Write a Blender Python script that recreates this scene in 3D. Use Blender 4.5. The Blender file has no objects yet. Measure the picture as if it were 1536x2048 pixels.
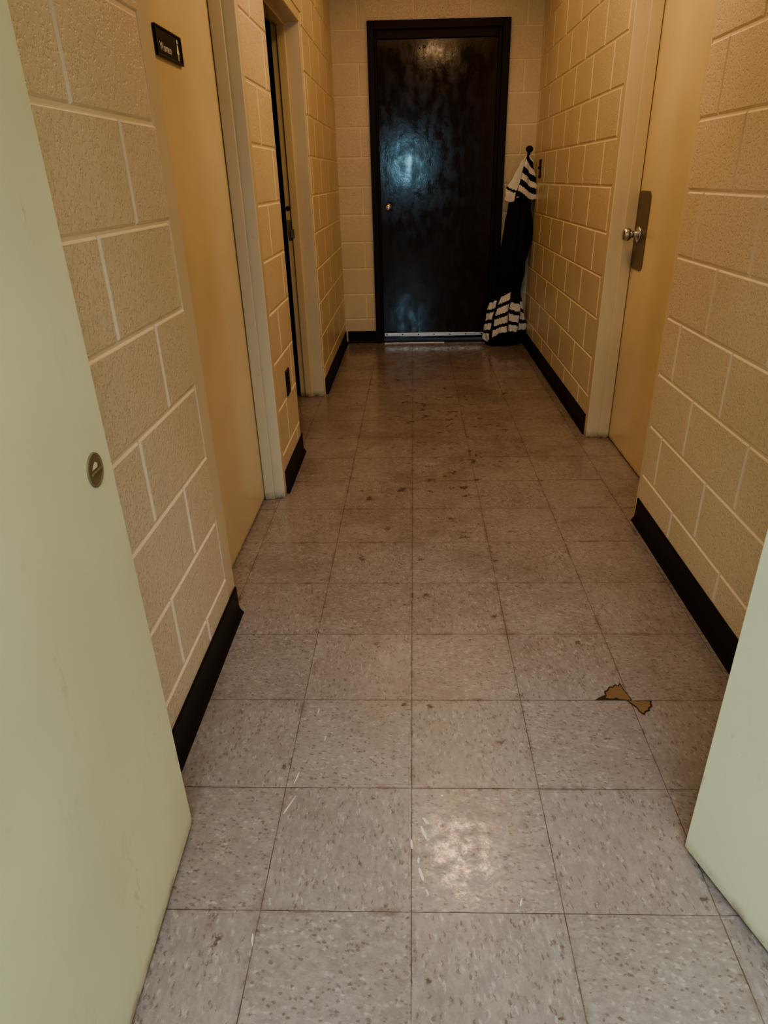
import bpy, bmesh, math, random, sys
from mathutils import Vector, Matrix
random.seed(4)
S=bpy.context.scene
COL=S.collection
S.view_settings.look='AgX - Medium High Contrast'
# ------------------------------------------------------------ camera
F=1335.0; H=1.317
PX,PY=791.0,1024.0
def nrm(v): return Vector(v).normalized()
C=Vector((35,-669,F)); a=-0.006; b=(669*a-35)/F
Xc=nrm((1,a,b)); Cc=C.normalized(); Dc=Cc.cross(Xc).normalized()
right=Vector((Xc[0],Cc[0],-Dc[0])); down=Vector((Xc[1],Cc[1],-Dc[1])); fwd=Vector((Xc[2],Cc[2],-Dc[2]))
cd=bpy.data.cameras.new("camera"); cam=bpy.data.objects.new("camera",cd); COL.objects.link(cam)
cam.matrix_world=Matrix((( right[0],-down[0],-fwd[0],0),(right[1],-down[1],-fwd[1],0),(right[2],-down[2],-fwd[2],H),(0,0,0,1)))
cd.sensor_width=36; cd.sensor_fit='VERTICAL'; cd.sensor_height=36
cd.lens=F/2048*36; cd.shift_x=-(PX-768)/2048; cd.clip_start=0.02
S.camera=cam
# ------------------------------------------------------------ node helpers
class NT:
    def __init__(s,name):
        s.m=bpy.data.materials.new(name); s.m.use_nodes=True
        s.t=s.m.node_tree; s.n=s.t.nodes; s.l=s.t.links
        s.b=s.n["Principled BSDF"]
    def new(s,typ,**kw):
        n=s.n.new(typ)
        for k,v in kw.items(): setattr(n,k,v)
        return n
    def set(s,inp,v):
        if isinstance(v,bpy.types.NodeSocket): s.l.new(v,inp)
        else:
            try: inp.default_value=v
            except Exception:
                inp.default_value=(v[0],v[1],v[2],1) if hasattr(v,'__len__') else (v,v,v)
    def math(s,op,a,b=None,c=None,clamp=False):
        n=s.new('ShaderNodeMath',operation=op); n.use_clamp=clamp
        s.set(n.inputs[0],a)
        if b is not None: s.set(n.inputs[1],b)
        if c is not None: s.set(n.inputs[2],c)
        return n.outputs[0]
    def mix(s,f,a,b,bt='MIX'):
        n=s.new('ShaderNodeMix',data_type='RGBA',blend_type=bt)
        s.set(n.inputs[0],f); s.set(n.inputs[6],a if isinstance(a,bpy.types.NodeSocket) else (*a,1)); s.set(n.inputs[7],b if isinstance(b,bpy.types.NodeSocket) else (*b,1))
        return n.outputs[2]
    def coord(s):
        return s.new('ShaderNodeTexCoord').outputs['Object']
    def sep(s,v):
        n=s.new('ShaderNodeSeparateXYZ'); s.l.new(v,n.inputs[0]); return n.outputs
    def noise(s,vec,scale,detail=3,rough=.5):
        n=s.new('ShaderNodeTexNoise'); s.set(n.inputs['Vector'],vec); n.inputs['Scale'].default_value=scale; n.inputs['Detail'].default_value=detail; n.inputs['Roughness'].default_value=rough
        return n.outputs['Fac']
    def ramp(s,f,p0,p1,smooth=True):
        n=s.new('ShaderNodeMapRange'); s.set(n.inputs[0],f); n.inputs[1].default_value=p0; n.inputs[2].default_value=p1
        if smooth: n.interpolation_type='SMOOTHSTEP'
        return n.outputs[0]
    def bump(s,h,strength,dist,prev=None):
        n=s.new('ShaderNodeBump'); s.set(n.inputs['Height'],h); n.inputs['Strength'].default_value=strength; n.inputs['Distance'].default_value=dist
        if prev: s.l.new(prev,n.inputs['Normal'])
        return n.outputs[0]
def paint(name,col,rough=.5,bs=0.0,scale=60,dirt=.0,dirtcol=(.2,.13,.06),metal=0,spec=.5,var=.06,rvar=0,low=0,scuff=0):
    t=NT(name); v=t.coord()
    n1=t.noise(v,2.3,4)
    c=t.mix(t.ramp(n1,.3,.7),[x*(1-var) for x in col],[min(1,x*(1+var)) for x in col])
    if dirt>0:
        n2=t.noise(v,14,6,.7); c=t.mix(t.math('MULTIPLY',t.ramp(n2,.62,.75),dirt),c,dirtcol)
    if scuff>0:
        mp=t.new('ShaderNodeMapping'); t.l.new(v,mp.inputs[0]); mp.inputs['Scale'].default_value=(9,9,3.2); mp.inputs['Rotation'].default_value=(.3,.25,0)
        n3=t.noise(mp.outputs[0],1.7,5,.75); n4=t.noise(v,1.9,2)
        c=t.mix(t.math('MULTIPLY',t.math('MULTIPLY',t.ramp(n3,.57,.70),t.ramp(n4,.40,.6)),scuff),c,[q*.75 for q in dirtcol])
        n5=t.noise(v,33,4,.75); c=t.mix(t.math('MULTIPLY',t.ramp(n5,.70,.75),scuff),c,(.22,.18,.10))
    if low>0:
        z=t.sep(v)[2]; g=t.math('SUBTRACT',1,t.ramp(z,0,low)); g=t.math('MULTIPLY',g,t.math('ADD',.45,t.math('MULTIPLY',t.ramp(t.noise(v,25,4,.6),.40,.64),.55)))
        c=t.mix(t.math('MULTIPLY',g,.85),c,(.13,.065,.03))
    t.set(t.b.inputs['Base Color'],c)
    if rvar: t.set(t.b.inputs['Roughness'],t.math('ADD',rough-rvar/2,t.math('MULTIPLY',t.noise(v,6,5,.6),rvar)))
    else: t.b.inputs['Roughness'].default_value=rough
    t.b.inputs['Metallic'].default_value=metal
    t.b.inputs['Specular IOR Level'].default_value=spec
    if bs>0: t.l.new(t.bump(t.noise(v,scale,4,.6),bs,.003),t.b.inputs['Normal'])
    return t.m
def blockpaint(name,k,bm=1.0):
    t=NT(name); v=t.coord()
    n1=t.noise(v,1.7,4); n2=t.noise(v,105,3,.6); n3=t.noise(v,230,2,.6)
    c=t.mix(t.ramp(n1,.3,.7),[q*k for q in (.74,.65,.49)],[q*k for q in (.81,.72,.56)])
    t.set(t.b.inputs['Base Color'],t.mix(t.math('MULTIPLY',t.ramp(n2,.66,.76),.4*bm),c,(.42,.34,.22)))
    t.b.inputs['Roughness'].default_value=.28
    b1=t.bump(t.ramp(n2,.28,.52),.72*bm,.0020); b2=t.bump(n3,.35*bm,.0010,b1); b3=t.bump(t.noise(v,26,3),.28*bm,.004,b2)
    t.l.new(b3,t.b.inputs['Normal']); return t.m
M_BLOCK=blockpaint("painted_block",1.0)
M_MORT=blockpaint("painted_mortar_joint",1.10,.3)  # same paint lightened, so the light caught by the joints is in the colour
M_FRAME=paint("cream_gloss_frame",(.74,.66,.49),.22,.04,14,.25,(.16,.10,.05),var=.04,low=.045)
M_DOOR=paint("tan_door_paint",(.75,.645,.43),.19,.03,7,.0,var=.06,rvar=.06,low=.03)
M_NEAR=paint("pale_cream_door_paint",(.80,.83,.58),.36,.12,40,.25,(.50,.50,.30),var=.06,scuff=.6,low=.05)
M_BLACKV=paint("black_vinyl",(.010,.009,.008),.45,.1,30,spec=.25)
M_DARK=paint("dark_void",(.012,.010,.010),.9,spec=.1)  # near-black colour stands in for the shade of the unlit side room
M_CEIL=paint("ceiling_paint",(.6,.55,.45),.8)
M_LOBBY=paint("lobby_wall_paint",(.16,.16,.15),.8)
M_METAL=paint("worn_nickel",(.60,.63,.66),.22,.05,60,.2,(.2,.17,.14),metal=1,rvar=.12)
M_PLATE=paint("tarnished_push_plate",(.19,.145,.11),.36,.08,60,.5,(.09,.06,.04),metal=.6,rvar=.2)
M_DKMET=paint("dull_zinc",(.24,.23,.21),.45,metal=.2)
M_BRASS=paint("old_brass",(.35,.22,.12),.35,metal=1)
M_ALU=paint("aluminium_strip",(.78,.77,.76),.35,.2,50,.3,(.2,.18,.16),metal=1)
M_BLKPL=paint("black_plastic",(.012,.012,.013),.35,spec=.3)
M_WHITE=paint("white_lettering",(.75,.75,.72),.5)
M_BRN=paint("exposed_adhesive",(.17,.105,.048),.85,.9,90,.95,(.05,.03,.016),var=.5)
M_EDGE=paint("broken_tile_edge",(.05,.037,.028),.9,spec=.1)
M_DRIP=paint("cream_paint_drips",(.75,.70,.58),.45,.3,60)
M_UBLK=paint("black_canvas",(.014,.013,.013),.85,.3,120,spec=.2)
M_UWHT=paint("white_canvas",(.78,.82,.86),.8,.3,120,.15,(.4,.38,.35))
def enddoor():
    t=NT("dark_brown_gloss_paint"); v=t.coord()
    n=t.noise(v,7,5,.6); n2=t.noise(v,20,4,.6)
    mp=t.new('ShaderNodeMapping'); t.l.new(v,mp.inputs[0]); mp.inputs['Scale'].default_value=(1,1,.6)
    n3=t.noise(mp.outputs[0],15,4,.6)
    t.set(t.b.inputs['Base Color'],t.mix(t.ramp(n,.35,.7),(.018,.010,.006),(.026,.014,.008)))
    t.set(t.b.inputs['Roughness'],t.math('ADD',.09,t.math('MULTIPLY',t.ramp(n3,.35,.68),.12)))
    t.b.inputs['Specular IOR Level'].default_value=.38
    t.l.new(t.bump(n2,.09,.003,t.bump(n3,.11,.005)),t.b.inputs['Normal']); return t.m
M_END=enddoor()
M_ENDF=paint("dark_brown_frame_paint",(.020,.012,.008),.42,.2,40,.2,(.04,.025,.015),spec=.2)
T=.3048; FX=-.012; FY=.838
def floormat():
    t=NT("vinyl_tile_floor"); v=t.coord()
    x,y=t.sep(v)[0:2]
    u=t.math('DIVIDE',t.math('SUBTRACT',x,FX),T); w=t.math('DIVIDE',t.math('SUBTRACT',y,FY),T*.997)
    iu=t.math('FLOOR',u); iw=t.math('FLOOR',w); fu=t.math('FRACT',u); fw=t.math('FRACT',w)
    def edge(f): return t.math('MINIMUM',f,t.math('SUBTRACT',1,f))
    e=t.math('MINIMUM',edge(fu),edge(fw))
    seam=t.math('SUBTRACT',1,t.ramp(e,.0015,.005))
    chk=t.math('ABSOLUTE',t.math('MODULO',t.math('ADD',iu,iw),2))
    cell=t.new('ShaderNodeCombineXYZ'); t.set(cell.inputs[0],iu); t.set(cell.inputs[1],iw)
    wn=t.new('ShaderNodeTexWhiteNoise'); t.l.new(cell.outputs[0],wn.inputs['Vector'])
    wob=t.math('MULTIPLY',t.math('SUBTRACT',t.noise(v,90,4,.65),.5),.018)
    xx=t.math('ADD',x,wob); yy=t.math('ADD',y,t.math('MULTIPLY',wob,-.8))
    sx=t.math('ADD',105,t.math('MULTIPLY',chk,90)); sy=t.math('SUBTRACT',165,t.math('MULTIPLY',chk,95))
    cv=t.new('ShaderNodeCombineXYZ'); t.set(cv.inputs[0],t.math('MULTIPLY',xx,sx)); t.set(cv.inputs[1],t.math('MULTIPLY',yy,sy)); t.set(cv.inputs[2],t.math('MULTIPLY',wn.outputs['Value'],40))
    def chips(scale,thr,rad):
        vo=t.new('ShaderNodeTexVoronoi'); t.l.new(cv.outputs[0],vo.inputs['Vector']); vo.inputs['Scale'].default_value=scale
        sc=t.new('ShaderNodeSeparateColor'); t.l.new(vo.outputs['Color'],sc.inputs[0])
        sel=t.ramp(sc.outputs[0],thr,min(1,thr+.2),False)
        d=t.math('SUBTRACT',1,t.ramp(vo.outputs['Distance'],rad*.4,rad))
        return t.math('MULTIPLY',sel,d)
    base=t.mix(wn.outputs['Value'],(.262,.232,.222),(.298,.265,.253))
    mot=t.noise(cv.outputs[0],.45,5,.7); base=t.mix(t.math('MULTIPLY',t.ramp(mot,.38,.62),.7),base,(.355,.320,.303))
    base=t.mix(t.math('MULTIPLY',chips(.85,.70,.6),.6),base,(.49,.455,.43))
    base=t.mix(t.math('MULTIPLY',chips(1.0,.68,.6),.72),base,(.135,.108,.095))
    d1=t.noise(v,2.6,7,.72); d2=t.noise(v,11,5,.7)
    lane=t.math('SUBTRACT',1,t.ramp(t.math('ABSOLUTE',t.math('SUBTRACT',x,.15)),.05,.75))
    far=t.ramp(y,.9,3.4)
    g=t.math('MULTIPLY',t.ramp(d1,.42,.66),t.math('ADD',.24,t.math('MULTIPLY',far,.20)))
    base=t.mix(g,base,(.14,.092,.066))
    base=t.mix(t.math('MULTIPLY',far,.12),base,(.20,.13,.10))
    s=t.math('MULTIPLY',t.ramp(t.math('ADD',d2,t.math('MULTIPLY',t.math('MULTIPLY',lane,t.math('ADD',far,.35)),.055)),.65,.71),.8)
    base=t.mix(s,base,(.085,.05,.03))
    d3=t.noise(v,38,4,.7)
    base=t.mix(t.math('MULTIPLY',t.ramp(t.math('ADD',d3,t.math('MULTIPLY',far,.015)),.665,.72),.75),base,(.06,.038,.024))
    js=t.math('MULTIPLY',t.math('SUBTRACT',1,t.ramp(e,.0,.05)),t.math('MULTIPLY',t.ramp(t.noise(v,8,5,.7),.48,.66),.5))
    base=t.mix(js,base,(.11,.066,.043))
    base=t.mix(t.math('MULTIPLY',seam,t.math('ADD',.5,t.math('MULTIPLY',t.ramp(t.noise(v,13,3),.35,.65),.38))),base,(.05,.034,.027))
    t.set(t.b.inputs['Base Color'],base)
    r=t.math('ADD',.13,t.math('MULTIPLY',t.ramp(t.noise(v,18,7,.78),.38,.62),.26))
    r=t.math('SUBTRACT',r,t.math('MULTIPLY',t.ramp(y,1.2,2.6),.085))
    r=t.math('ADD',r,t.math('MULTIPLY',s,.2))
    t.set(t.b.inputs['Roughness'],t.math('ADD',r,t.math('MULTIPLY',seam,.3)))
    bb=t.bump(t.math('SUBTRACT',1,seam),.4,.0012); bb=t.bump(t.noise(v,12,5,.6),.20,.004,bb); bb=t.bump(t.noise(v,70,3),.09,.002,bb)
    t.l.new(bb,t.b.inputs['Normal'])
    return t.m
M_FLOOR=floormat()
# ------------------------------------------------------------ mesh helpers
class B:
    def __init__(s): s.bm=bmesh.new(); s.mats=[]
    def mi(s,m):
        if m not in s.mats: s.mats.append(m)
        return s.mats.index(m)
    def box(s,x0,x1,y0,y1,z0,z1,m,bev=0,seg=2):
        r=bmesh.ops.create_cube(s.bm,size=1); vs=r['verts']
        for v in vs: v.co=Vector(((x0+x1)/2+v.co.x*(x1-x0),(y0+y1)/2+v.co.y*(y1-y0),(z0+z1)/2+v.co.z*(z1-z0)))
        fs={f for v in vs for f in v.link_faces}
        for f in fs: f.material_index=s.mi(m)
        if bev>0:
            es=list({e for v in vs for e in v.link_edges})
            r=bmesh.ops.bevel(s.bm,geom=es,offset=bev,segments=seg,affect='EDGES',profile=.5)
            for f in r['faces']: f.material_index=s.mi(m)
        return s
    def quad(s,pts,m):
        f=s.bm.faces.new([s.bm.verts.new(p) for p in pts]); f.material_index=s.mi(m); return f
    def lathe(s,prof,axis_o,axis_d,m,n=28,smooth=True):
        d=Vector(axis_d).normalized(); u=d.orthogonal().normalized(); w=d.cross(u); o=Vector(axis_o)
        rings=[]
        for (h,r) in prof:
            rings.append([s.bm.verts.new(o+d*h+(u*math.cos(2*math.pi*i/n)+w*math.sin(2*math.pi*i/n))*max(r,1e-5)) for i in range(n)])
        k=s.mi(m)
        for i in range(len(rings)-1):
            for j in range(n):
                f=s.bm.faces.new([rings[i][j],rings[i][(j+1)%n],rings[i+1][(j+1)%n],rings[i+1][j]]); f.material_index=k; f.smooth=smooth
        for rg in (rings[0],rings[-1]):
            f=s.bm.faces.new(rg); f.material_index=k
        return s
    def obj(s,name,parent=None,label=None,cat=None,kind=None,group=None):
        bmesh.ops.recalc_face_normals(s.bm,faces=s.bm.faces)
        me=bpy.data.meshes.new(name); s.bm.to_mesh(me); s.bm.free()
        for m in s.mats: me.materials.append(m)
        ob=bpy.data.objects.new(name,me); COL.objects.link(ob)
        if parent:
            ob.parent=parent; ob.location=-parent.location
        if label: ob["label"]=label
        if cat: ob["category"]=cat
        if kind: ob["kind"]=kind
        if group: ob["group"]=group
        return ob
HJ=.0038; CH=.0052; DEP=.0045
def blocks(bd,axis,plane,sg,regions,thick,course,length,zoff,uoff,m):
    def P(u,z,d):
        q=plane-sg*d
        return (q,u,z) if axis==0 else (u,q,z)
    for (u0,u1,z0,z1) in regions:
        q0,q1=sorted((plane-sg*DEP,plane-sg*thick))
        if axis==0: bd.box(q0,q1,u0,u1,z0,z1,M_MORT)
        else: bd.box(u0,u1,q0,q1,z0,z1,M_MORT)
        k=int(math.floor((z0-zoff)/course))-1
        while zoff+k*course<z1:
            a0=zoff+k*course; a1=a0+course
            if a1>z0:
                off=uoff+(length/2 if k%2 else 0)
                j=int(math.floor((u0-off)/length))-1
                while off+j*length<u1:
                    c0=off+j*length; c1=c0+length
                    ins=[c0+HJ,c1-HJ,a0+HJ,a1-HJ]
                    lo=[max(ins[0],u0),min(ins[1],u1),max(ins[2],z0),min(ins[3],z1)]
                    if lo[1]-lo[0]>.012 and lo[3]-lo[2]>.012:
                        top=list(lo)
                        if ins[0]>u0: top[0]+=CH
                        if ins[1]<u1: top[1]-=CH
                        if ins[2]>z0: top[2]+=CH
                        if ins[3]<z1: top[3]-=CH
                        if top[1]-top[0]>.002 and top[3]-top[2]>.002:
                            mid=[(lo[i]*.35+top[i]*.65) for i in range(4)]
                            def ring(r,d): return [bd.bm.verts.new(P(*c,d)) for c in ((r[0],r[2]),(r[1],r[2]),(r[1],r[3]),(r[0],r[3]))]
                            R=[ring(lo,DEP),ring(mid,.0010),ring(top,0)]
                            mi=bd.mi(m); mj=bd.mi(M_MORT)
                            for q in range(2):
                                for i in range(4):
                                    f=bd.bm.faces.new([R[q][i],R[q][(i+1)%4],R[q+1][(i+1)%4],R[q+1][i]]); f.material_index=mj
                            f=bd.bm.faces.new(R[2]); f.material_index=mi
                    j+=1
            k+=1
CH_H=2.68
XL=-.606; XR1=.935; XR2=.968; YE=6.03
A0,A1=1.80,2.83       # left opening 1
B0,B1=3.345,4.44        # left opening 2
R0,R1=2.545,3.60       # right opening
DT=2.13; CO=.2095; BL=.419
bd=B(); blocks(bd,0,XL,1,[(.12,A0,0,CH_H),(A0,A1,DT,CH_H),(A1,B0,0,CH_H),(B0,B1,DT,CH_H),(B1,YE,0,CH_H)],.16,CO,BL,-.0255,.323,M_BLOCK)
bd.obj("wall_left",kind="structure")
bd=B(); blocks(bd,0,XR1,-1,[(.12,R0,0,CH_H)],.20,CO,BL,0.003,.1,M_BLOCK)
blocks(bd,0,XR2,-1,[(R0,R1,DT,CH_H),(R1,YE,0,CH_H)],.167,CO,BL,0.003,.1,M_BLOCK)
bd.obj("wall_right",kind="structure")
EX0,EX1,EZ=-.335,.728,2.355
bd=B(); blocks(bd,1,YE,-1,[(XL-.16,EX0,0,CH_H),(EX1,XR2+.16,0,CH_H),(EX0,EX1,EZ,CH_H)],.15,CO,BL,0,-.2,M_BLOCK)
bd.obj("wall_end",kind="structure")
bd=B(); bd.box(-2.1,-.606,-.02,.118,0,CH_H,M_BLOCK); bd.box(.935,2.1,-.02,.118,0,CH_H,M_BLOCK); bd.box(-.606,.935,-.02,.118,2.2,CH_H,M_BLOCK)
bd.obj("wall_entrance",kind="structure")
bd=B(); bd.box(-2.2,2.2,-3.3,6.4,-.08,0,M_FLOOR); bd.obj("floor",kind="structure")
bd=B(); bd.box(-.78,1.15,.0,6.2,CH_H,CH_H+.08,M_CEIL); bd.box(-2.2,2.2,-3.3,0,CH_H,CH_H+.08,M_CEIL); bd.obj("ceiling",kind="structure")
WX0,WX1,WZ0,WZ1=-.29,.07,1.28,1.86
bd=B(); bd.box(-2.2,-2.1,-3.3,.118,0,CH_H,M_LOBBY); bd.box(2.1,2.2,-3.3,.118,0,CH_H,M_LOBBY)
bd.box(-2.1,WX0,-3.3,-3.2,0,CH_H,M_LOBBY); bd.box(WX1,2.1,-3.3,-3.2,0,CH_H,M_LOBBY); bd.box(WX0,WX1,-3.3,-3.2,0,WZ0,M_LOBBY); bd.box(WX0,WX1,-3.3,-3.2,WZ1,CH_H,M_LOBBY)
bd.obj("wall_lobby",kind="structure")
bd=B()
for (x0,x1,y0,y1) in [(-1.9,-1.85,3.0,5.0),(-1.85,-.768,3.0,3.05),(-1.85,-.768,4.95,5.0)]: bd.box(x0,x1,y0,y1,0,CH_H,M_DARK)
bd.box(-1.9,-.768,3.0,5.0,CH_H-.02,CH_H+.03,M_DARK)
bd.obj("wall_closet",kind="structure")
# ------------------------------------------------------------ frames
def frame_left(name,y0,y1,xf,depth,stop,w0=.05,w=.05,flush=0):
    b=B(); xi=xf-depth
    b.box(xi,xf-flush,y0,y0+w0,0,DT,M_FRAME,.002)
    b.box(xi,xf,y1-w,y1,0,DT,M_FRAME,.004,3)
    b.box(xi,xf,y0+w0,y1-w,DT-.05,DT,M_FRAME,.003)
    s0,s1=stop
    b.box(s0,s1,y0+w0,y0+w0+.014,0,DT-.05,M_FRAME,.002)
    b.box(s0,s1,y1-w-.014,y1-w,0,DT-.05,M_FRAME,.003)
    b.box(s0,s1,y0+w0,y1-w,DT-.064,DT-.05,M_FRAME,.002)
    return b.obj(name,kind="structure")
frame_left("trim_1",A0,A1,XL+.006,.155,(-.690,-.645),.085,.05,.008)
t2=frame_left("trim_2",B0,B1,XL-.004,.16,(-.735,-.69),.04,.05,.003)
b=B(); b.box(-.764,-.738,B1-.0525,B1-.0495,.985,1.10,M_DKMET,.001); b.box(-.745,-.722,B1-.0665,B1-.064,1.0,1.05,M_DKMET,.001); b.obj("strike_plate",parent=t2)
b=B(); b.lathe([(0,.013),(.004,.013),(.008,.010),(.010,.0)],(-.752,B1-.05,1.165),(0,-1,0),M_BLKPL); b.obj("latch_bumper",parent=t2)
b=B(); w=.055
b.box(XR2-.012,1.13,R1-w,R1,0,DT,M_FRAME,.004,3); b.box(XR1+.002,1.13,R0,R0+w*.6,0,DT,M_FRAME,.003)
b.box(XR2-.012,1.13,R0+w*.6,R1-w,DT-.05,DT,M_FRAME,.003)
b.box(1.02,1.075,R1-w-.014,R1-w,0,DT-.05,M_FRAME,.003); b.box(1.02,1.075,R0+w*.6,R1-w,DT-.064,DT-.05,M_FRAME,.002)
b.obj("trim_3",kind="structure")
b=B(); b.box(-.736,-.692,A0+.088,A1-.053,.008,DT-.055,M_DOOR,.002); d1=b.obj("door_1",kind="structure")
b=B(); b.box(1.078,1.122,R0+.036,R1-.058,.008,DT-.055,M_DOOR,.002); d2=b.obj("door_2",kind="structure")
def knob(name,parent,o,d,m,s=1.0):
    b=B(); b.lathe([(0,.031*s),(.004*s,.031*s),(.008*s,.026*s),(.010*s,.013*s),(.030*s,.012*s),(.036*s,.020*s),(.045*s,.0265*s),(.056*s,.027*s),(.064*s,.022*s),(.067*s,.012*s),(.068*s,.0)],o,d,m)
    return b.obj(name,parent=parent)
def rplate(name,parent,x0,x1,yc,zc,wy,hz,r,m):
    b=B(); pts=[]
    for (cy,cz,a0) in ((1,1,0),(-1,1,90),(-1,-1,180),(1,-1,270)):
        for k in range(7):
            an=math.radians(a0+90*k/6); pts.append((yc+cy*(wy/2-r)+r*math.cos(an),zc+cz*(hz/2-r)+r*math.sin(an)))
    A=[b.bm.verts.new((x0,p[0],p[1])) for p in pts]; Bv=[b.bm.verts.new((x1,p[0],p[1])) for p in pts]
    b.mi(m); b.bm.faces.new(A); b.bm.faces.new(Bv)
    for i in range(len(pts)): b.bm.faces.new([A[i],A[(i+1)%len(pts)],Bv[(i+1)%len(pts)],Bv[i]])
    return b.obj(name,parent=parent)
rplate("knob_plate",d2,1.0745,1.078,R1-.155,1.07,.17,.345,.035,M_PLATE)
knob("door_knob",d2,(1.0745,R1-.135,1.055),(-1,0,0),M_METAL,1.15)
b=B(); b.box(-.268,.645,YE+.02,YE+.065,.03,2.245,M_END,.003); d3=b.obj("door_3",kind="structure")
b=B()
for (x0,x1,z0,z1) in ((EX0,-.285,0,EZ),(.672,EX1,0,EZ),(-.285,.672,EZ-.055,EZ)): b.box(x0,x1,YE-.03,YE+.12,z0,z1,M_ENDF,.004)
for (x0,x1,z0,z1) in ((-.285,-.268,0,EZ-.05),(.645,.672,0,EZ-.05),(-.268,.645,2.245,EZ-.05)): b.box(x0,x1,YE+.0,YE+.1,z0,z1,M_ENDF,.003)
b.obj("trim_4",kind="structure")
b=B(); b.box(-.262,.64,YE+.008,YE+.022,.05,.078,M_ALU,.002)
for i in range(7):
    x=-.24+i*.14; b.lathe([(0,.006),(.003,.005),(.004,0)],(x,YE+.008,.064),(0,-1,0),M_ENDF,12)
b.obj("door_sweep",parent=d3,label="silver aluminium door sweep with rivets")
knob("door_knob",d3,(-.205,YE+.02,1.10),(0,-1,0),M_METAL,.95)
b=B(); b.lathe([(0,.011),(.008,.010),(.010,0)],(.09,YE+.02,2.195),(0,-1,0),M_BRASS,16); b.lathe([(0,.007),(.006,.006),(.007,0)],(.055,YE+.02,2.185),(0,-1,0),M_ENDF,12); b.obj("door_viewer",parent=d3)
b=B(); b.box(-.285,.672,YE-.01,YE+.12,0,.010,M_ENDF,.003); b.box(-.26,.27,YE-.055,YE-.012,0,.006,M_ALU,.002); b.obj("trim_5",kind="structure")  # short bright plate added in place of daylight glints under the door
# ------------------------------------------------------------ baseboards
def baseb(b,axis,plane,sg,u0,u1,h=.102):
    prof=[(0,0),(.020,0),(.016,.004),(.0075,.016),(.0055,.03),(.0055,h-.004),(.003,h),(0,h)]
    r=[]
    for u in (u0,u1):
        r.append([b.bm.verts.new(((plane+sg*d),u,z) if axis==0 else (u,plane+sg*d,z)) for d,z in prof])
    k=b.mi(M_BLACKV); n=len(prof)
    for i in range(n): 
        f=b.bm.faces.new([r[0][i],r[0][(i+1)%n],r[1][(i+1)%n],r[1][i]]); f.material_index=k
    b.bm.faces.new(r[0]); b.bm.faces.new(r[1])
b=B(); baseb(b,0,XL,1,.13,1.875); baseb(b,0,XL,1,A1+.002,B0+.03); baseb(b,0,XL,1,B1+.002,YE-.001); b.obj("baseboard_left",kind="structure")
b=B(); baseb(b,0,XR1,-1,.13,R0); baseb(b,0,XR2,-1,R1+.002,YE-.001); b.obj("baseboard_right",kind="structure")
b=B(); baseb(b,1,YE,-1,XL+.02,EX0-.002); baseb(b,1,YE,-1,EX1+.002,XR2-.02); b.obj("baseboard_end",kind="structure")
# ------------------------------------------------------------ open entrance doors
def leaf(name,hx,hy,ex,ey,th,side):
    d=Vector((ex-hx,ey-hy,0)); L=d.length; ang=math.atan2(d.y,d.x)
    b=B(); y0,y1=(0,th) if side>0 else (-th,0)
    b.box(0,L,y0,y1,.012,2.12,M_NEAR,.002)
    ob=b.obj(name,kind="structure"); ob.location=(hx,hy,0); ob.rotation_euler=(0,0,ang); return ob,L
d4,L4=leaf("door_4",-.478,.13,-.512,1.035,.045,1)
d5,L5=leaf("door_5",.868,.13,.578,.982,.045,-1)
def child_local(b,name,parent,label=None):
    bmesh.ops.recalc_face_normals(b.bm,faces=b.bm.faces)
    me=bpy.data.meshes.new(name); b.bm.to_mesh(me); b.bm.free()
    for m in b.mats: me.materials.append(m)
    o=bpy.data.objects.new(name,me); COL.objects.link(o); o.parent=parent
    if label: o["label"]=label
    return o
M_HOLE=paint("tarnished_bore",(.24,.21,.12),.55,.9,90,.95,(.05,.04,.02),var=.6)
M_WORN=paint("worn_latch_metal",(.40,.34,.21),.38,.6,90,.9,(.10,.08,.04),metal=.7,var=.4)
HX,HZ=L4-.066,.910
b=B(); b.lathe([(0,.0285),(.0020,.028),(.0028,.0265),(.0026,.0245),(.0010,.0235)],(HX,-0.0,HZ),(0,-1,0),M_HOLE,32)
b.lathe([(0,.0242),(.0012,.0242)],(HX,-0.0,HZ),(0,-1,0),M_WORN,32)
b.box(HX-.018,HX+.018,-.0045,-.0010,HZ-.005,HZ-.001,M_HOLE,.001)
b.quad([(HX-.013,-.0018,HZ+.003),(HX+.008,-.0018,HZ+.002),(HX+.010,-.0018,HZ+.008),(HX+.002,-.0018,HZ+.013),(HX-.006,-.0018,HZ+.010)],M_DRIP)
child_local(b,"lock_bore",d4,"worn oval metal lock fitting with the knob missing")
# ------------------------------------------------------------ restroom sign
SX=-.692
sg=bpy.data.objects.new("restroom_sign",None); COL.objects.link(sg)
SY,SZ=2.26,1.662; sg.location=(SX,SY,SZ); hw,hh=.112,.036
sg["label"]="black plastic restroom sign with white lettering on a tan door"; sg["category"]="sign"
b=B(); b.box(SX,SX+.006,SY-hw,SY+hw,SZ-hh,SZ+hh,M_BLKPL,.002)
for (q0,q1,z0,z1) in ((-hw,hw,hh-.005,hh),(-hw,hw,-hh,-hh+.005),(-hw,-hw+.005,-hh+.005,hh-.005),(hw-.005,hw,-hh+.005,hh-.005)): b.box(SX+.006,SX+.009,SY+q0,SY+q1,SZ+z0,SZ+z1,M_BLKPL,.001)
b.obj("sign_plate",parent=sg)
cu=bpy.data.curves.new("t",'FONT'); cu.body="Women"; cu.size=.029; cu.extrude=.0004; cu.align_x='LEFT'
to=bpy.data.objects.new("t",cu); COL.objects.link(to)
bpy.context.view_layer.update()
me=bpy.data.meshes.new_from_object(to.evaluated_get(bpy.context.evaluated_depsgraph_get())); bpy.data.objects.remove(to)
me.materials.clear(); me.materials.append(M_WHITE)
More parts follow.
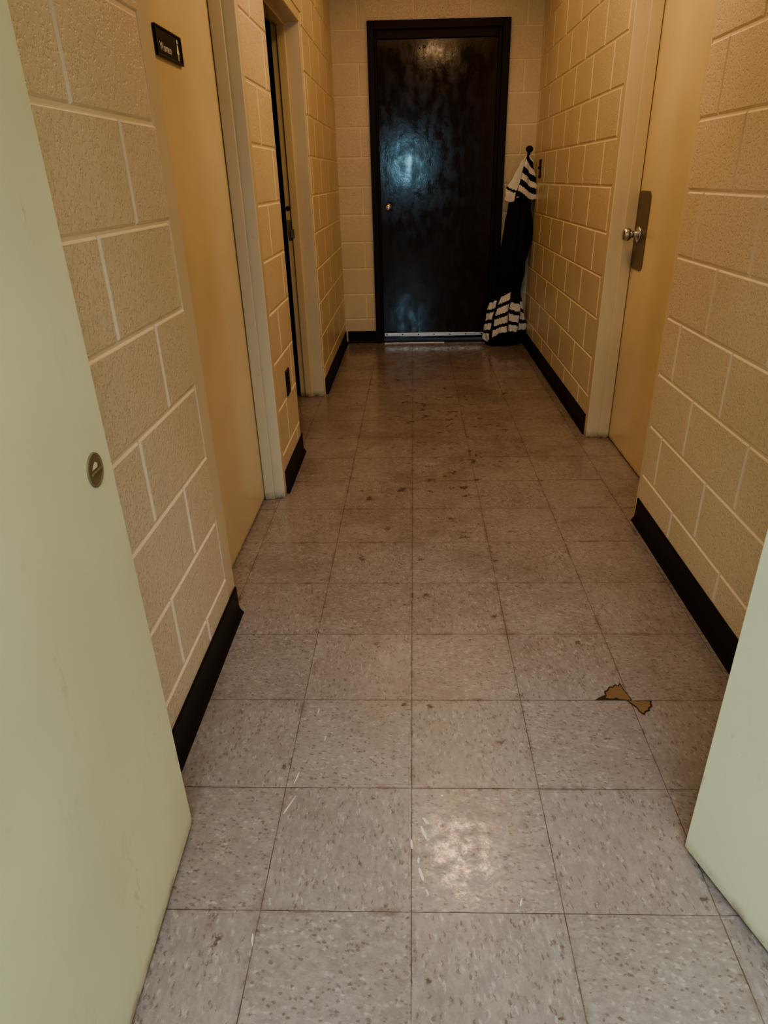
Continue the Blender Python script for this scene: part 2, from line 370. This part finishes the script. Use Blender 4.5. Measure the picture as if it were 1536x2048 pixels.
lt=bpy.data.objects.new("lettering",me); COL.objects.link(lt); lt.parent=sg
lt.matrix_local=Matrix(((0,0,1,.0066),(1,0,0,-.085),(0,1,0,-.020),(0,0,0,1)))
b=B(); y=SY+.076; k=SX+.0064
b.lathe([(0,.0055),(.0008,.0055)],(k-.0002,y,SZ+.020),(1,0,0),M_WHITE,16)
b.quad([(k,y-.004,SZ+.013),(k,y+.004,SZ+.013),(k,y+.011,SZ-.010),(k,y-.011,SZ-.010)],M_WHITE)
b.quad([(k,y-.005,SZ-.010),(k,y-.0015,SZ-.010),(k,y-.0015,SZ-.026),(k,y-.005,SZ-.026)],M_WHITE)
b.quad([(k,y+.0015,SZ-.010),(k,y+.005,SZ-.010),(k,y+.005,SZ-.026),(k,y+.0015,SZ-.026)],M_WHITE)
b.obj("woman_pictogram",parent=sg)
# ------------------------------------------------------------ outlet cover, switch
def plate(name,x,sgn,yc,zc,w,h,label,cat,kindp):
    e=bpy.data.objects.new(name,None); COL.objects.link(e); e.location=(x,yc,zc); e["label"]=label; e["category"]=cat
    b=B(); x0,x1=sorted((x,x+sgn*.006)); b.box(x0,x1,yc-w/2,yc+w/2,zc-h/2,zc+h/2,M_BLKPL,.002); b.obj("cover_plate",parent=e)
    b=B(); x0,x1=sorted((x+sgn*.006,x+sgn*(.008 if kindp=="socket" else .018)))
    if kindp=="socket":
        for dz in (-.02,.02): b.box(x0,x1,yc-.016,yc+.016,zc+dz-.014,zc+dz+.014,M_BLKPL,.001)
    else: b.box(x0,x1,yc-.005,yc+.005,zc-.004,zc+.012,M_BLKPL,.001)
    b.obj(kindp,parent=e)
plate("outlet_cover",XL,1,3.12,.455,.08,.12,"black wall outlet cover low on the painted block wall","outlet","socket")
plate("light_switch",XR2,-1,5.73,1.36,.08,.125,"black light switch plate on the tan block wall","switch","toggle")
# ------------------------------------------------------------ floor damage and drips
def hole(name,pts,inner):
    b=B(); b.quad([(x,y,.0006) for x,y in pts],M_EDGE)
    b.quad([(x,y,.0009) for x,y in inner],M_BRN)
    b.obj(name,label="broken vinyl tile corner showing brown adhesive",cat="floor damage",group="broken tile corners")
sx,sy=.5975,1.4460
P1=[(.006,0),(.001,.022),(-.004,.040),(-.009,.072),(-.018,.060),(-.024,.066),(-.034,.056),(-.045,.056),(-.053,.042),(-.064,.036),(-.064,.022),(-.082,.012),(-.098,0)]
I1=[(.002,0.001),(-.001,.020),(-.007,.040),(-.0105,.064),(-.018,.055),(-.024,.061),(-.034,.051),(-.044,.050),(-.051,.037),(-.060,.031),(-.060,.018),(-.066,.009),(-.046,.006),(-.036,.011),(-.028,.004),(-.018,.002)]
P2=[(-.010,0),(.020,-.001),(.060,.0),(.055,-.012),(.054,-.024),(.044,-.032),(.042,-.042),(.030,-.046),(.022,-.058),(.011,-.045),(.009,-.032),(-.001,-.018)]
I2=[(-.007,-.002),(.010,-.001),(.020,-.005),(.034,-.002),(.053,-.004),(.050,-.012),(.049,-.022),(.040,-.030),(.037,-.038),(.028,-.042),(.021,-.051),(.014,-.042),(.011,-.026)]
hole("broken_tile_patch",[(sx+p[0],sy+p[1]) for p in P1],[(sx+p[0],sy+p[1]) for p in I1])
hole("broken_tile_patch",[(sx+p[0],sy+p[1]) for p in P2],[(sx+p[0],sy+p[1]) for p in I2])
b=B()
def drip(x,y,l,w,ang):
    pts=[]
    for k in range(10):
        t=k/10*2*math.pi; px=math.cos(t)*w*random.uniform(.6,1.2); py=math.sin(t)*l*random.uniform(.85,1.1)
        pts.append((x+px*math.cos(ang)-py*math.sin(ang),y+px*math.sin(ang)+py*math.cos(ang),.0008))
    b.quad(pts,M_DRIP)
for a_ in [(.015,1.02,.018,.004,.3),(.02,1.05,.012,.004,.6),(-.012,.99,.014,.003,.1),(.008,.92,.017,.004,.25),(.003,.95,.008,.003,0),(.02,.88,.008,.002,.4),(-.3,1.09,.03,.002,-.4),(-.295,1.17,.02,.0015,-.2),(.085,1.035,.003,.005,0),(.1,1.03,.003,.006,.2),(.105,.915,.004,.003,0),(.06,1.12,.003,.004,0),(-.32,.78,.012,.002,.2),(.21,.86,.01,.002,-.3),(-.27,1.4,.012,.0015,-.1),(-.24,1.3,.01,.0015,-.1)]: drip(*a_)
b.obj("paint_drips",label="cream paint drips dried on the vinyl tile floor",cat="paint splatter",kind="stuff")
# ------------------------------------------------------------ patio umbrella
UB=Vector((.75,5.86,0))
um=bpy.data.objects.new("patio_umbrella",None); COL.objects.link(um); um.location=UB
um["label"]="folded black and white striped patio umbrella leaning in the corner"; um["category"]="umbrella"
def ax(z):
    P=[(0,.755,5.87),(.25,.77,5.87),(.5,.805,5.88),(.9,.84,5.885),(1.2,.86,5.89),(1.5,.905,5.90)]
    for i in range(len(P)-1):
        if z<=P[i+1][0] or i==len(P)-2:
            t=(z-P[i][0])/(P[i+1][0]-P[i][0]); return Vector((P[i][1]+(P[i+1][1]-P[i][1])*t,P[i][2]+(P[i+1][2]-P[i][2])*t,z))
def canopy(name,prof,n,folds,amp,matf,tw=.6,crum=.07,hem=0):
    b=B(); rings=[]; z0=prof[0][0]
    for (z,r,am) in prof:
        c=ax(z); rg=[]
        for i in range(n):
            t=2*math.pi*i/n; f=folds*t+tw*z*3+.5*math.sin(2*t+z*4)
            rr=r*(1+am*amp*math.cos(f)+am*.10*math.sin(3*t+z*9)+am*crum*math.sin(5*t+z*17)+am*crum*.7*math.sin(z*46+4*t)*math.sin(2*t+1))
            dz=hem*max(0,1-(z-z0)/.22)*(.5+.5*math.cos(f+.8)*.7+.3*math.sin(3*t))
            rg.append(b.bm.verts.new((c.x+rr*math.cos(t),c.y+rr*math.sin(t)*.62,z+dz)))
        rings.append(rg)
    for m in (M_UBLK,M_UWHT): b.mi(m)
    for i in range(len(rings)-1):
        zc=(prof[i][0]+prof[i+1][0])/2
        for j in range(n):
            f=b.bm.faces.new([rings[i][j],rings[i][(j+1)%n],rings[i+1][(j+1)%n],rings[i+1][j]]); f.smooth=True
            f.material_index=b.mi(matf(zc,2*math.pi*(j+.5)/n,folds,tw))
    b.bm.faces.new(rings[0]); b.bm.faces.new(rings[-1])
    return b.obj(name,parent=um)
def interp(keys,N):
    out=[]
    z0,z1=keys[0][0],keys[-1][0]
    for i in range(N+1):
        z=z0+(z1-z0)*i/N
        for k in range(len(keys)-1):
            if z<=keys[k+1][0]+1e-9:
                t=(z-keys[k][0])/(keys[k+1][0]-keys[k][0]); t=t*t*(3-2*t)
                out.append((z,keys[k][1]+(keys[k+1][1]-keys[k][1])*t,keys[k][2]+(keys[k+1][2]-keys[k][2])*t)); break
    return out
def lowmat(z,t,fo,tw):
    # broad slanted bands on cloth panels, offset where the cloth folds over
    s=t%(2*math.pi)
    if s<4.0: o,sl=-.004,.03
    elif s<4.10: return M_UBLK
    elif s<4.85: o,sl=.026,.05
    elif s<4.97: return M_UBLK
    elif s<5.55: o,sl=-.006,-.04
    elif s<5.65: return M_UBLK
    else: o,sl=.030,-.04
    zz=z-o-(s-4.4)*sl
    for k in range(4):
        z0=.07+.090*k
        if z0<zz<z0+.058:
            if k==0 and s>4.97: return M_UBLK
            return M_UWHT
    return M_UBLK
canopy("canopy",interp([(.0,.125,.8),(.05,.150,1),(.12,.158,1),(.24,.145,1),(.34,.122,1),(.46,.088,.8),(.6,.105,.7),(.9,.11,.6),(1.1,.085,.6),(1.19,.06,.4)],150),120,8,.15,lowmat,hem=.035)
def topmat(z,t,fo,tw):
    s=(t%(2*math.pi))
    zz=z+.05*(s-4.6)
    if 2.6<s<4.1-(z-1.13)*.4:
        return M_UBLK if (1.165<zz<1.18) else M_UWHT
    if 4.1<s+(z-1.13)*.4<4.3: return M_UBLK
    k=int((zz-1.08)/.048)
    return M_UBLK if k%2 else M_UWHT
canopy("canopy_vent",interp([(1.13,.115,1),(1.17,.115,1),(1.3,.075,1),(1.40,.047,.8),(1.455,.02,0)],44),120,5,.20,topmat,.5,.09,hem=.03)
b=B(); c=ax(1.45); b.lathe([(0,.012),(.03,.012),(.034,.02),(.045,.028),(.06,.028),(.072,.018),(.078,0)],(c.x,c.y,1.445),(.1,0,1),M_BLKPL,20); b.obj("finial",parent=um)
# ------------------------------------------------------------ lights
def area(name,loc,target,sx,sy,e,col):
    l=bpy.data.lights.new(name,'AREA'); l.shape='RECTANGLE'; l.size=sx; l.size_y=sy; l.energy=e; l.color=col
    o=bpy.data.objects.new(name,l); COL.objects.link(o); o.location=loc
    o.rotation_euler=(Vector(target)-Vector(loc)).to_track_quat('-Z','Y').to_euler(); return o
area("ceiling_lamp_light",(.28,2.9,2.62),(.28,2.9,0),.32,.32,13,(1,.63,.32))
area("corridor_end_fill_light",(.18,4.3,2.64),(.18,4.3,0),1.3,2.2,10.5,(1,.58,.25))  # added warm fill to brighten the far end, not a known fixture
area("window_light",((WX0+WX1)/2,-3.22,(WZ0+WZ1)/2),((WX0+WX1)/2,0,(WZ0+WZ1)/2),.34,.56,21,(.38,.78,1))
area("lobby_fill_light",(0,-1.2,2.63),(0,-1.2,0),2.0,1.6,98,(.95,.98,.98))  # added unseen overhead fill that brightens the near doors
w=bpy.data.worlds.new("w"); S.world=w; w.use_nodes=True
w.node_tree.nodes["Background"].inputs[0].default_value=(.75,.85,1,1); w.node_tree.nodes["Background"].inputs[1].default_value=.25
